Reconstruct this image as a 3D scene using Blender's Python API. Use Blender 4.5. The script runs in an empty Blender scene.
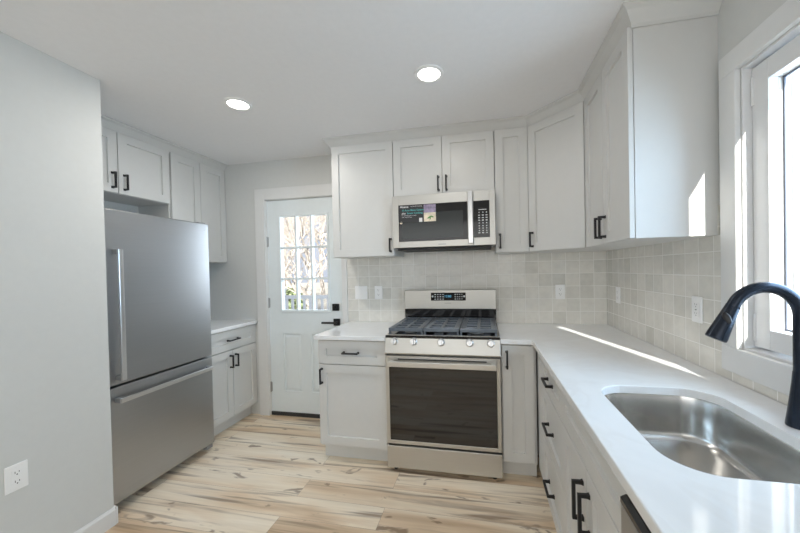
import bpy, bmesh, math, random
from mathutils import Vector, Matrix
random.seed(7)
C = bpy.context.scene
COL = C.collection
PI = math.pi

# ------------------------------------------------------------------ camera, sky, sun, lights, exposure
CAM = Vector((-0.933, -2.769, 1.364))
yaw, pitch, roll, FPX, PX, PY = 0.202, -0.0118, -0.0214, 325.78, 417.9, 273.98
fw = Vector((-math.sin(yaw)*math.cos(pitch), math.cos(yaw)*math.cos(pitch), math.sin(pitch)))
rt = Vector((math.cos(yaw), math.sin(yaw), 0)); up = rt.cross(fw)
r2 = rt*math.cos(roll) + up*math.sin(roll); u2 = -rt*math.sin(roll) + up*math.cos(roll)
cd = bpy.data.cameras.new('camera'); cam = bpy.data.objects.new('camera', cd); COL.objects.link(cam)
cam.matrix_world = Matrix(((r2.x, u2.x, -fw.x, CAM.x), (r2.y, u2.y, -fw.y, CAM.y), (r2.z, u2.z, -fw.z, CAM.z), (0, 0, 0, 1)))
cd.sensor_fit = 'HORIZONTAL'; cd.sensor_width = 36; cd.lens = FPX/800*36
cd.shift_x = -(PX-400)/800; cd.shift_y = (PY-266.5)/800; cd.clip_start = 0.02
C.camera = cam

W = bpy.data.worlds.new('sky'); C.world = W; W.use_nodes = True
wn = W.node_tree; wn.nodes.clear()
wt = wn.nodes.new('ShaderNodeTexCoord'); wx = wn.nodes.new('ShaderNodeSeparateXYZ'); wn.links.new(wt.outputs['Generated'], wx.inputs[0])
sky = wn.nodes.new('ShaderNodeValToRGB'); wn.links.new(wx.outputs[2], sky.inputs[0])
for e_, (p_, c_) in zip([sky.color_ramp.elements[0], sky.color_ramp.elements[1], sky.color_ramp.elements.new(0.5)], ((0.0, (0.76, 0.82, 0.97, 1)), (1.0, (0.30, 0.48, 0.95, 1)), (0.35, (0.60, 0.72, 1.0, 1)))):
    e_.position = p_; e_.color = c_
bg = wn.nodes.new('ShaderNodeBackground'); bg.inputs['Strength'].default_value = 0.72
wo = wn.nodes.new('ShaderNodeOutputWorld')
wn.links.new(sky.outputs[0], bg.inputs[0]); wn.links.new(bg.outputs[0], wo.inputs[0])

def light(name, typ, loc, energy, color=(1, 1, 1), direction=None, **kw):
    d = bpy.data.lights.new(name, typ); d.energy = energy; d.color = color
    for k, v in kw.items(): setattr(d, k, v)
    o = bpy.data.objects.new(name, d); COL.objects.link(o); o.location = loc
    if direction is not None: o.rotation_euler = Vector(direction).to_track_quat('-Z', 'Y').to_euler()
    return o
light('sun', 'SUN', (3, -6, 5), 12.0, (1.0, 0.95, 0.88), (-0.285, 1, -0.52), angle=math.radians(0.53))
# added fill lamp before the blank rear wall; daylight of the kitchen window
light('rear_fill_light', 'AREA', (-1.5, -5.2, 1.25), 33, (0.97, 0.98, 0.98), (0, 1, -0.35), shape='RECTANGLE', size=2.8, size_y=2.3)
light('alcove_fill_light', 'AREA', (-1.35, 1.15, 1.75), 40, (0.80, 0.90, 1.0), (-1.1, -1.0, -0.12), shape='RECTANGLE', size=1.3, size_y=1.3)  # added lamp beside the doorway, out of view, to brighten the alcove
light('kitchen_window_daylight', 'AREA', (0.95, -1.75, 1.75), 112, (0.55, 0.77, 1.0), (-1, 0, -0.12), shape='RECTANGLE', size=1.9, size_y=1.7)

vs = C.view_settings
C.display_settings.display_device = 'sRGB'
vs.view_transform = 'Standard'; vs.look = 'None'; vs.exposure = 0.34; vs.gamma = 1.0; vs.use_curve_mapping = False
C.cycles.max_bounces = 12; C.cycles.diffuse_bounces = 6; C.cycles.glossy_bounces = 6; C.cycles.transparent_max_bounces = 16
C.cycles.sample_clamp_indirect = 15.0; C.cycles.blur_glossy = 0.0

# ------------------------------------------------------------------ materials
M = {}
def nodes_of(name):
    m = bpy.data.materials.new(name); m.use_nodes = True; M[name] = m
    nt = m.node_tree; b = nt.nodes['Principled BSDF']
    return m, nt, b
def N(nt, typ, **kw):
    n = nt.nodes.new(typ)
    for k, v in kw.items():
        if k in n.inputs: n.inputs[k].default_value = v
        else: setattr(n, k, v)
    return n
def L(nt, a, b): nt.links.new(a, b)
def ramp(nt, fac, stops):
    r = nt.nodes.new('ShaderNodeValToRGB'); L(nt, fac, r.inputs[0])
    els = r.color_ramp.elements
    while len(els) < len(stops): els.new(0.5)
    for e, (p, c) in zip(els, stops): e.position = p; e.color = (*c, 1) if len(c) == 3 else c
    return r
def simple(name, col, rough=0.5, metal=0.0, bump=0.0, bscale=200, var=0.02, coat=0.0, spec=0.5, emit=None):
    m, nt, b = nodes_of(name)
    tc = N(nt, 'ShaderNodeTexCoord')
    nz = N(nt, 'ShaderNodeTexNoise', Scale=bscale*0.1, Detail=3.0); L(nt, tc.outputs['Object'], nz.inputs['Vector'])
    c0 = [max(0, x*(1-var)) for x in col]; c1 = [min(1, x*(1+var)) for x in col]
    r = ramp(nt, nz.outputs['Fac'], [(0.3, c0), (0.7, c1)]); L(nt, r.outputs[0], b.inputs['Base Color'])
    b.inputs['Roughness'].default_value = rough; b.inputs['Metallic'].default_value = metal
    b.inputs['Coat Weight'].default_value = coat; b.inputs['Specular IOR Level'].default_value = spec
    if emit: b.inputs['Emission Color'].default_value = (*col, 1); b.inputs['Emission Strength'].default_value = emit
    if bump:
        n2 = N(nt, 'ShaderNodeTexNoise', Scale=bscale, Detail=4.0); L(nt, tc.outputs['Object'], n2.inputs['Vector'])
        bp = N(nt, 'ShaderNodeBump', Strength=bump, Distance=0.002); L(nt, n2.outputs['Fac'], bp.inputs['Height']); L(nt, bp.outputs[0], b.inputs['Normal'])
    return m
simple('wall_paint', (0.67, 0.68, 0.665), 0.75, bump=0.08, bscale=350, var=0.01)
simple('ceiling_paint', (0.86, 0.86, 0.87), 0.9, bump=0.08, bscale=350, var=0.01)
simple('trim_paint', (0.76, 0.765, 0.76), 0.42, var=0.01)
simple('cabinet_paint', (0.66, 0.66, 0.645), 0.38, var=0.008)
simple('door_paint', (0.80, 0.86, 0.88), 0.42, var=0.01)
simple('vinyl', (0.76, 0.765, 0.77), 0.3, var=0.01)
simple('gasket', (0.12, 0.13, 0.16), 0.5)
simple('plate_white', (0.94, 0.94, 0.935), 0.3, var=0.005)
simple('slot_dark', (0.03, 0.03, 0.03), 0.6)
simple('black_metal', (0.018, 0.018, 0.02), 0.38, 0.3)
simple('faucet_black', (0.022, 0.030, 0.046), 0.27, 0.6)
simple('cast_iron', (0.15, 0.18, 0.22), 0.28, 0.6, bump=0.2, bscale=400)
simple('black_enamel', (0.006, 0.006, 0.007), 0.09)
simple('black_plastic', (0.02, 0.02, 0.022), 0.3)
simple('dark_gap', (0.015, 0.015, 0.016), 0.6)
simple('knob_metal', (0.66, 0.66, 0.66), 0.3, 0.9)
simple('hinge_metal', (0.45, 0.45, 0.45), 0.35, 1.0)
simple('lamp_lens', (1.0, 0.97, 0.92), 0.5, emit=6.0)
simple('key_print', (0.75, 0.78, 0.8), 0.5)
simple('digit_blue', (0.15, 0.5, 0.75), 0.5, emit=0.5)
simple('sticker_black', (0.025, 0.025, 0.028), 0.4)
simple('sticker_teal', (0.10, 0.48, 0.46), 0.5)
simple('sticker_white', (0.85, 0.85, 0.85), 0.5)
simple('sticker_cream', (0.80, 0.70, 0.55), 0.5, bscale=300, var=0.2)
simple('sticker_lilac', (0.30, 0.25, 0.36), 0.5, bscale=400, var=0.4)
simple('sticker_green', (0.10, 0.28, 0.06), 0.5, var=0.3)
simple('appliance_grey', (0.30, 0.31, 0.32), 0.5, 0.2)
simple('bark', (0.42, 0.38, 0.34), 0.9, bump=0.5, bscale=60, var=0.25)
simple('pine_green', (0.10, 0.17, 0.06), 0.8, var=0.4)
simple('shrub_green', (0.22, 0.27, 0.14), 0.8, var=0.4)
simple('lawn', (0.42, 0.40, 0.35), 0.95, bscale=30, var=0.3)
simple('deck_wood', (0.55, 0.52, 0.48), 0.8, var=0.1)
simple('siding', (0.55, 0.63, 0.70), 0.6, var=0.05)
simple('roof_shingle', (0.16, 0.16, 0.17), 0.9, var=0.3)

def steel(name, col, rough, axis, strength=0.02):
    m, nt, b = nodes_of(name)
    tc = N(nt, 'ShaderNodeTexCoord'); mp = N(nt, 'ShaderNodeMapping')
    s = [400.0, 400.0, 400.0]; s[axis] = 3.0; mp.inputs['Scale'].default_value = s
    L(nt, tc.outputs['Object'], mp.inputs['Vector'])
    nz = N(nt, 'ShaderNodeTexNoise', Scale=1.0, Detail=2.0); L(nt, mp.outputs[0], nz.inputs['Vector'])
    r = ramp(nt, nz.outputs['Fac'], [(0.3, [c*0.975 for c in col]), (0.7, [min(1, c*1.02) for c in col])])
    L(nt, r.outputs[0], b.inputs['Base Color'])
    rr = N(nt, 'ShaderNodeMapRange'); L(nt, nz.outputs['Fac'], rr.inputs[0]); rr.inputs[3].default_value = rough-0.015; rr.inputs[4].default_value = rough+0.02
    L(nt, rr.outputs[0], b.inputs['Roughness'])
    b.inputs['Metallic'].default_value = 1.0
    bp = N(nt, 'ShaderNodeBump', Strength=strength, Distance=0.0006); L(nt, nz.outputs['Fac'], bp.inputs['Height']); L(nt, bp.outputs[0], b.inputs['Normal'])
    return m
steel('steel_fridge', (0.43, 0.44, 0.455), 0.34, 1)
steel('steel_range', (0.58, 0.57, 0.54), 0.40, 0)
simple('steel_handle', (0.72, 0.72, 0.72), 0.28, 1.0)
steel('steel_sink', (0.62, 0.61, 0.59), 0.22, 1)

m, nt, b = nodes_of('oven_glass')
b.inputs['Base Color'].default_value = (0.004, 0.003, 0.0025, 1); b.inputs['Roughness'].default_value = 0.04; b.inputs['IOR'].default_value = 1.7
nz = N(nt, 'ShaderNodeTexNoise', Scale=900.0); rr = N(nt, 'ShaderNodeMapRange'); L(nt, nz.outputs['Fac'], rr.inputs[0])
rr.inputs[3].default_value = 0.03; rr.inputs[4].default_value = 0.06; L(nt, rr.outputs[0], b.inputs['Roughness'])
m, nt, b = nodes_of('microwave_glass')
b.inputs['Base Color'].default_value = (0.022, 0.027, 0.027, 1); b.inputs['IOR'].default_value = 1.5
nz = N(nt, 'ShaderNodeTexNoise', Scale=900.0); rr = N(nt, 'ShaderNodeMapRange'); L(nt, nz.outputs['Fac'], rr.inputs[0])
rr.inputs[3].default_value = 0.12; rr.inputs[4].default_value = 0.18; L(nt, rr.outputs[0], b.inputs['Roughness'])

def glass(name, tint):
    m, nt, b = nodes_of(name); nt.nodes.remove(b)
    out = nt.nodes['Material Output']
    t = N(nt, 'ShaderNodeBsdfTransparent'); t.inputs[0].default_value = (*tint, 1)
    g = N(nt, 'ShaderNodeBsdfGlossy'); g.inputs['Roughness'].default_value = 0.02
    lw = N(nt, 'ShaderNodeLayerWeight', Blend=0.5); pw = N(nt, 'ShaderNodeMath', operation='POWER'); L(nt, lw.outputs['Facing'], pw.inputs[0]); pw.inputs[1].default_value = 5.0
    f = N(nt, 'ShaderNodeMath', operation='MULTIPLY_ADD'); L(nt, pw.outputs[0], f.inputs[0]); f.inputs[1].default_value = 0.6; f.inputs[2].default_value = 0.03; mx = N(nt, 'ShaderNodeMixShader')
    nz = N(nt, 'ShaderNodeTexNoise', Scale=3.0); bp = N(nt, 'ShaderNodeBump', Strength=0.02, Distance=0.001); L(nt, nz.outputs['Fac'], bp.inputs['Height']); L(nt, bp.outputs[0], g.inputs['Normal'])
    L(nt, f.outputs[0], mx.inputs[0]); L(nt, t.outputs[0], mx.inputs[1]); L(nt, g.outputs[0], mx.inputs[2]); L(nt, mx.outputs[0], out.inputs[0])
glass('pane_glass', (0.97, 0.98, 0.98))

# quartz worktop
m, nt, b = nodes_of('quartz')
tc = N(nt, 'ShaderNodeTexCoord'); nz = N(nt, 'ShaderNodeTexNoise', Scale=3.0, Detail=8.0, Distortion=1.2); L(nt, tc.outputs['Object'], nz.inputs['Vector'])
r = ramp(nt, nz.outputs['Fac'], [(0.35, (0.83, 0.84, 0.85)), (0.48, (0.86, 0.87, 0.88)), (0.52, (0.835, 0.84, 0.845)), (0.6, (0.87, 0.88, 0.89))])
L(nt, r.outputs[0], b.inputs['Base Color']); b.inputs['Roughness'].default_value = 0.07
# floor: rustic planks running along X
m, nt, b = nodes_of('plank_floor')
tc = N(nt, 'ShaderNodeTexCoord')
br = N(nt, 'ShaderNodeTexBrick', Scale=1.0); br.offset = 0.37; br.offset_frequency = 2; br.squash = 1.0
br.inputs['Color1'].default_value = (0, 0, 0, 1); br.inputs['Color2'].default_value = (1, 1, 1, 1); br.inputs['Mortar'].default_value = (0.5, 0.5, 0.5, 1)
br.inputs['Mortar Size'].default_value = 0.0009; br.inputs['Mortar Smooth'].default_value = 0.2; br.inputs['Brick Width'].default_value = 1.52; br.inputs['Row Height'].default_value = 0.165
L(nt, tc.outputs['Object'], br.inputs['Vector'])
wv = N(nt, 'ShaderNodeMath', operation='MULTIPLY'); L(nt, br.outputs['Color'], wv.inputs[0]); wv.inputs[1].default_value = 37.0
def grain(sx, sy, scale, detail, dist=0.0):
    mp = N(nt, 'ShaderNodeMapping'); mp.inputs['Scale'].default_value = (sx, sy, 1); L(nt, tc.outputs['Object'], mp.inputs['Vector'])
    n = N(nt, 'ShaderNodeTexNoise', Scale=scale, Detail=detail, Distortion=dist); n.noise_dimensions = '4D'
    L(nt, mp.outputs[0], n.inputs['Vector']); L(nt, wv.outputs[0], n.inputs['W']); return n
base = ramp(nt, grain(0.55, 3.0, 1.6, 4, 0.6).outputs['Fac'], [(0.30, (0.60, 0.43, 0.275)), (0.42, (0.81, 0.65, 0.475)), (0.52, (0.92, 0.81, 0.655)), (0.75, (0.95, 0.885, 0.77))])
fine = ramp(nt, grain(1.6, 34, 1.5, 6, 0.4).outputs['Fac'], [(0.3, (0.80, 0.78, 0.75)), (0.6, (1, 1, 1))])
mul = N(nt, 'ShaderNodeMix', data_type='RGBA', blend_type='MULTIPLY'); mul.inputs[0].default_value = 0.6
L(nt, base.outputs[0], mul.inputs[6]); L(nt, fine.outputs[0], mul.inputs[7])
strk = ramp(nt, grain(0.4, 9, 1.5, 9, 1.5).outputs['Fac'], [(0.33, (1, 1, 1)), (0.45, (0, 0, 0))])
knot = ramp(nt, grain(3.0, 7.5, 1.6, 3, 1.0).outputs['Fac'], [(0.31, (1, 1, 1)), (0.37, (0, 0, 0))])
mxd = N(nt, 'ShaderNodeMix', data_type='RGBA', blend_type='LIGHTEN'); mxd.inputs[0].default_value = 1.0
L(nt, strk.outputs[0], mxd.inputs[6]); L(nt, knot.outputs[0], mxd.inputs[7])
dark = N(nt, 'ShaderNodeMix', data_type='RGBA'); dark.inputs[7].default_value = (0.17, 0.10, 0.06, 1)
dm = N(nt, 'ShaderNodeMath', operation='MULTIPLY'); L(nt, mxd.outputs[2], dm.inputs[0]); dm.inputs[1].default_value = 0.7
L(nt, dm.outputs[0], dark.inputs[0]); L(nt, mul.outputs[2], dark.inputs[6])
tone = ramp(nt, br.outputs['Color'], [(0.0, (0.95, 0.93, 0.90)), (0.5, (1, 1, 1)), (1.0, (0.98, 0.94, 0.88))])
tm = N(nt, 'ShaderNodeMix', data_type='RGBA', blend_type='MULTIPLY'); tm.inputs[0].default_value = 1.0
L(nt, dark.outputs[2], tm.inputs[6]); L(nt, tone.outputs[0], tm.inputs[7])
seam = N(nt, 'ShaderNodeMix', data_type='RGBA'); seam.inputs[7].default_value = (0.36, 0.26, 0.18, 1)
L(nt, br.outputs['Fac'], seam.inputs[0]); L(nt, tm.outputs[2], seam.inputs[6]); L(nt, seam.outputs[2], b.inputs['Base Color'])
b.inputs['Roughness'].default_value = 0.36
bp = N(nt, 'ShaderNodeBump', Strength=0.25, Distance=0.001); inv = N(nt, 'ShaderNodeMath', operation='SUBTRACT'); inv.inputs[0].default_value = 1.0
L(nt, br.outputs['Fac'], inv.inputs[1]); L(nt, inv.outputs[0], bp.inputs['Height']); L(nt, bp.outputs[0], b.inputs['Normal'])

def tile_mat(name, horiz, off, pitch):
    m, nt, b = nodes_of(name)
    tc = N(nt, 'ShaderNodeTexCoord'); sp = N(nt, 'ShaderNodeSeparateXYZ'); L(nt, tc.outputs['Object'], sp.inputs[0])
    cb = N(nt, 'ShaderNodeCombineXYZ'); a1 = N(nt, 'ShaderNodeMath', operation='ADD'); a1.inputs[1].default_value = off
    L(nt, sp.outputs[horiz], a1.inputs[0]); a2 = N(nt, 'ShaderNodeMath', operation='ADD'); a2.inputs[1].default_value = -0.914 + 0.002
    L(nt, sp.outputs[2], a2.inputs[0]); L(nt, a1.outputs[0], cb.inputs[0]); L(nt, a2.outputs[0], cb.inputs[1])
    br = N(nt, 'ShaderNodeTexBrick', Scale=1.0); br.offset = 0.0; br.squash = 1.0
    br.inputs['Color1'].default_value = (0, 0, 0, 1); br.inputs['Color2'].default_value = (1, 1, 1, 1); br.inputs['Mortar'].default_value = (0.5, 0.5, 0.5, 1)
    br.inputs['Mortar Size'].default_value = 0.0021; br.inputs['Mortar Smooth'].default_value = 0.3
    br.inputs['Brick Width'].default_value = pitch; br.inputs['Row Height'].default_value = 0.1005
    L(nt, cb.outputs[0], br.inputs['Vector'])
    col = ramp(nt, br.outputs['Color'], [(0.0, (0.68, 0.665, 0.61)), (0.3, (0.77, 0.75, 0.695)), (0.7, (0.80, 0.78, 0.725)), (1.0, (0.73, 0.715, 0.66))])
    n4 = N(nt, 'ShaderNodeTexNoise', Scale=22.0, Detail=4.0); n4.noise_dimensions = '4D'
    w = N(nt, 'ShaderNodeMath', operation='MULTIPLY'); L(nt, br.outputs['Color'], w.inputs[0]); w.inputs[1].default_value = 31.0
    L(nt, cb.outputs[0], n4.inputs['Vector']); L(nt, w.outputs[0], n4.inputs['W'])
    gl = ramp(nt, n4.outputs['Fac'], [(0.3, (0.92, 0.92, 0.92)), (0.7, (1.04, 1.04, 1.04))])
    mu = N(nt, 'ShaderNodeMix', data_type='RGBA', blend_type='MULTIPLY'); mu.inputs[0].default_value = 1.0
    L(nt, col.outputs[0], mu.inputs[6]); L(nt, gl.outputs[0], mu.inputs[7])
    gr = N(nt, 'ShaderNodeMix', data_type='RGBA'); gr.inputs[7].default_value = (0.90, 0.89, 0.86, 1)
    L(nt, br.outputs['Fac'], gr.inputs[0]); L(nt, mu.outputs[2], gr.inputs[6]); L(nt, gr.outputs[2], b.inputs['Base Color'])
    ro = N(nt, 'ShaderNodeMapRange'); L(nt, br.outputs['Fac'], ro.inputs[0]); ro.inputs[3].default_value = 0.10; ro.inputs[4].default_value = 0.7; L(nt, ro.outputs[0], b.inputs['Roughness'])
    h1 = N(nt, 'ShaderNodeTexNoise', Scale=14.0, Detail=2.0); h1.noise_dimensions = '4D'; L(nt, cb.outputs[0], h1.inputs['Vector']); L(nt, w.outputs[0], h1.inputs['W'])
    hs = N(nt, 'ShaderNodeMath', operation='MULTIPLY_ADD'); L(nt, br.outputs['Fac'], hs.inputs[0]); hs.inputs[1].default_value = -0.6; L(nt, h1.outputs['Fac'], hs.inputs[2])
    bp = N(nt, 'ShaderNodeBump', Strength=0.35, Distance=0.003); L(nt, hs.outputs[0], bp.inputs['Height']); L(nt, bp.outputs[0], b.inputs['Normal'])
tile_mat('tile_back', 0, 0.612+20*0.1025, 0.1025); tile_mat('tile_right', 1, 1.112+18*0.098, 0.098)

# ------------------------------------------------------------------ mesh helpers
class MB:
    def __init__(s): s.bm = bmesh.new()
    def box(s, x0, x1, y0, y1, z0, z1):
        x0, x1 = sorted((x0, x1)); y0, y1 = sorted((y0, y1)); z0, z1 = sorted((z0, z1))
        v = [s.bm.verts.new(p) for p in ((x0,y0,z0),(x1,y0,z0),(x1,y1,z0),(x0,y1,z0),(x0,y0,z1),(x1,y0,z1),(x1,y1,z1),(x0,y1,z1))]
        for f in ((0,3,2,1),(4,5,6,7),(0,1,5,4),(1,2,6,5),(2,3,7,6),(3,0,4,7)): s.bm.faces.new([v[i] for i in f])
        return s
    def loft(s, rings, cap0=True, cap1=True, smooth=False):
        vs = [[s.bm.verts.new(p) for p in r] for r in rings]; n = len(rings[0])
        for a, b in zip(vs[:-1], vs[1:]):
            for i in range(n):
                f = s.bm.faces.new((a[i], a[(i+1) % n], b[(i+1) % n], b[i])); f.smooth = smooth
        if cap0: s.bm.faces.new(list(reversed(vs[0])))
        if cap1: s.bm.faces.new(vs[-1])
        return s
    def tube(s, pts, radii, n=12, smooth=True):
        pts = [Vector(p) for p in pts]
        if not isinstance(radii, (list, tuple)): radii = [radii]*len(pts)
        rings = []; prev = None
        for i, p in enumerate(pts):
            t = (pts[min(i+1, len(pts)-1)] - pts[max(i-1, 0)]).normalized()
            if prev is None:
                a = Vector((0, 0, 1)) if abs(t.z) < 0.9 else Vector((1, 0, 0))
                prev = t.cross(a).normalized()
            x = (prev - t*prev.dot(t)).normalized(); prev = x; y = t.cross(x)
            rings.append([p + (x*math.cos(2*PI*k/n) + y*math.sin(2*PI*k/n))*radii[i] for k in range(n)])
        return s.loft(rings, smooth=smooth)
    def cyl(s, c, r, h, axis=2, n=24, r1=None):
        d = Vector((0, 0, 0)); d[axis] = h
        return s.tube([c, Vector(c)+d], [r, r if r1 is None else r1], n)
    def prism(s, poly, h, axis):      # poly of 2D points swept along an axis from h[0] to h[1]
        def P(a, b, t):
            return {0: (t, a, b), 1: (a, t, b), 2: (a, b, t)}[axis]
        return s.loft([[P(a, b, h[0]) for a, b in poly], [P(a, b, h[1]) for a, b in poly]])
    def ball(s, c, r, sc=(1, 1, 1), seg=12):
        mt = Matrix.Translation(c) @ Matrix.Diagonal((r*sc[0], r*sc[1], r*sc[2], 1))
        g = bmesh.ops.create_uvsphere(s.bm, u_segments=seg, v_segments=max(6, seg//2), radius=1, matrix=mt)
        for v in g['verts']:
            for f in v.link_faces: f.smooth = True
        return s
    def build(s, name, mat, parent=None, bevel=0.0, seg=2, sharp=None):
        bmesh.ops.recalc_face_normals(s.bm, faces=s.bm.faces)
        me = bpy.data.meshes.new(name); s.bm.to_mesh(me); s.bm.free()
        o = bpy.data.objects.new(name, me); COL.objects.link(o); me.materials.append(M[mat])
        if parent: o.parent = parent
        if bevel:
            bv = o.modifiers.new('bevel', 'BEVEL'); bv.width = bevel; bv.segments = seg; bv.limit_method = 'ANGLE'; bv.angle_limit = math.radians(40)
        if any(p.use_smooth for p in me.polygons):
            me.set_sharp_from_angle(angle=math.radians(40))
        return o
def tag(o, label=None, cat=None, group=None, kind=None):
    for k, v in (('label', label), ('category', cat), ('group', group), ('kind', kind)):
        if v: o[k] = v
    return o
def thing(name, label, cat, loc=(0, 0, 0), rz=0.0, group=None):
    o = bpy.data.objects.new(name, None); COL.objects.link(o); o.empty_display_size = 0.05
    o.location = loc; o.rotation_euler = (0, 0, rz)
    return tag(o, label, cat, group)
def struct(o): o['kind'] = 'structure'; return o
def sroot(name, loc=(0, 0, 0)):
    o = bpy.data.objects.new(name, None); COL.objects.link(o); o.location = loc; o['kind'] = 'structure'; o.empty_display_size = 0.05; return o
def dup(o, parent=None):
    c = o.copy(); COL.objects.link(c)
    if parent: c.parent = parent
    for ch in list(o.children): dup(ch, c)
    return c
def text_mesh(body, size, name, mat, parent, loc, rot, align='LEFT', weight=0.0):
    cu = bpy.data.curves.new(name, 'FONT'); cu.body = body; cu.size = size; cu.align_x = align; cu.align_y = 'CENTER'; cu.extrude = 0.0003; cu.offset = weight
    t = bpy.data.objects.new('tmp', cu); COL.objects.link(t)
    dg = bpy.context.evaluated_depsgraph_get(); me = bpy.data.meshes.new_from_object(t.evaluated_get(dg))
    bpy.data.objects.remove(t); me.name = name
    me.materials.clear(); me.materials.append(M[mat])
    o = bpy.data.objects.new(name, me); COL.objects.link(o); o.parent = parent; o.location = loc; o.rotation_euler = rot
    return o

# ------------------------------------------------------------------ the room shell
XA, XP, YP, ZC, YR = -3.738, -2.959, -1.366, 2.432, -5.3
struct(MB().box(XA-0.1, 0.12, YR-0.1, 0.16, -0.12, 0.0).build('floor', 'plank_floor'))
struct(MB().box(XA-0.1, 0.12, YR-0.1, 0.16, ZC, ZC+0.12).build('ceiling', 'ceiling_paint'))
DX0, DX1, DZ1 = -2.970, -2.208, 2.055          # doorway
w = MB(); w.box(XA-0.1, DX0-0.015, 0, 0.14, 0, ZC).box(DX1+0.015, 0.12, 0, 0.14, 0, ZC).box(DX0-0.015, DX1+0.015, 0, 0.14, DZ1+0.015, ZC)
struct(w.build('wall_back', 'wall_paint'))
WY0, WY1, WZ0, WZ1 = -2.030, -1.350, 1.045, 2.078   # kitchen window opening
w = MB(); w.box(0, 0.12, WY1, 0, 0, ZC).box(0, 0.12, YR, WY0, 0, ZC).box(0, 0.12, WY0, WY1, 0, WZ0).box(0, 0.12, WY0, WY1, WZ1, ZC)
struct(w.build('wall_right', 'wall_paint'))
struct(MB().box(XA-0.1, XP, YR, YP, 0, ZC).build('wall_left', 'wall_paint'))
struct(MB().box(XA-0.1, XA, YP, 0, 0, ZC).build('wall_alcove', 'wall_paint'))
struct(MB().box(XA-0.1, 0.12, YR-0.1, YR, 0, ZC).build('wall_rear', 'wall_paint'))
# tiles between worktop and wall cabinets
ZT = 0.914
struct(MB().box(-2.150, -0.0085, -0.008, 0, ZT, 1.60).build('wall_backsplash', 'tile_back'))
struct(MB().box(-0.008, 0, -1.2365, 0, ZT, 1.60).box(-0.008, 0, -1.2675, -1.2365, ZT, 1.4785).box(-0.008, 0, -2.9, -1.2675, ZT, 0.949).build('wall_backsplash_side', 'tile_right'))
b = MB(); b.prism([(XP, 0), (XP+0.014, 0), (XP+0.014, 0.082), (XP+0.006, 0.095), (XP, 0.095)], (YR, YP-0.0005), 1)
b.prism([(XA+0.65, 0.0), (XA+0.65, 0.0), (XA+0.65, 0.0)], (0, 0), 1) if False else None
struct(b.build('baseboard_left', 'trim_paint'))
b = MB().box(-3.72, XP+0.014, YP, YP+0.012, 0, 0.095); struct(b.build('baseboard_return', 'trim_paint', bevel=0.003))

# door casing and door
c = MB(); c.box(-3.077, DX0-0.006, -0.018, 0, 0, 2.168).box(DX1+0.006, -2.152, -0.018, 0, 0, 2.168).box(DX0-0.006, DX1+0.006, -0.018, 0, DZ1+0.006, 2.168)
struct(c.build('trim_1', 'trim_paint', bevel=0.002))
dr = sroot('door_1', (DX0, 0.02, 0))
def at(o, loc): o.location = loc; return o
def dpart(mb, name, mat, parent=None, bevel=0.0, seg=2):   # mesh in world coordinates below door_1
    o = mb.build(name, mat, parent or dr, bevel, seg); o.location = (0, 0, 0)
    if not parent:
        o.data.transform(Matrix.Translation(-Vector(dr.location)))
    else: o.data.transform(Matrix.Translation(-Vector(dr.location)))
    return o
LX0, LX1, LZ0, LZ1 = -2.848, -2.332, 0.992, 1.918
jb = MB(); jb.box(DX0-0.015, DX0-0.002, 0, 0.14, 0, DZ1+0.015).box(DX1+0.002, DX1+0.015, 0, 0.14, 0, DZ1+0.015).box(DX0-0.002, DX1+0.002, 0, 0.14, DZ1+0.002, DZ1+0.015)
struct(jb.build('trim_2', 'trim_paint'))
sl = MB(); y0, y1 = 0.014, 0.058
sl.box(DX0, LX0+0.01, y0, y1, 0.035, DZ1).box(LX1-0.01, DX1, y0, y1, 0.035, DZ1).box(LX0+0.01, LX1-0.01, y0, y1, LZ1-0.01, DZ1)
sl.box(LX0+0.01, LX1-0.01, y0+0.011, y1, 0.035, LZ0+0.01)
PANELS = ((-2.826, -2.641), (-2.539, -2.354))
sl.box(LX0+0.01, PANELS[0][0]-0.0, y0, y0+0.011, 0.035, LZ0+0.01).box(PANELS[0][1], PANELS[1][0], y0, y0+0.011, 0.035, LZ0+0.01).box(PANELS[1][1], LX1-0.01, y0, y0+0.011, 0.035, LZ0+0.01)
for a, b_ in PANELS: sl.box(a, b_, y0, y0+0.011, 0.035, 0.235).box(a, b_, y0, y0+0.011, 0.785, LZ0+0.01)
slab = dpart(sl, 'door_slab', 'door_paint')
for a, b_ in PANELS:
    p = MB(); e = 0.03
    p.loft([[(a+0.008, y0+0.011, 0.243), (b_-0.008, y0+0.011, 0.243), (b_-0.008, y0+0.011, 0.777), (a+0.008, y0+0.011, 0.777)],
            [(a+e, y0+0.001, 0.235+e), (b_-e, y0+0.001, 0.235+e), (b_-e, y0+0.001, 0.785-e), (a+e, y0+0.001, 0.785-e)]])
    dpart(p, 'raised_panel', 'door_paint')
f = MB(); g = 0.02
for x0, x1, z0, z1 in ((LX0, LX0+g, LZ0, LZ1), (LX1-g, LX1, LZ0, LZ1), (LX0+g, LX1-g, LZ0, LZ0+g), (LX0+g, LX1-g, LZ1-g, LZ1)): f.box(x0, x1, y0-0.010, y1, z0, z1)
gx = (LX1-LX0-2*g)/3; gz = (LZ1-LZ0-2*g)/3
for k in (1, 2):
    f.box(LX0+g+gx*k-0.009, LX0+g+gx*k+0.009, y0-0.006, y1-0.004, LZ0+g, LZ1-g)
    f.box(LX0+g, LX1-g, y0-0.0055, y1-0.0045, LZ0+g+gz*k-0.009, LZ0+g+gz*k+0.009)
lite = dpart(f, 'glazing_frame', 'door_paint', bevel=0.002)
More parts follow.
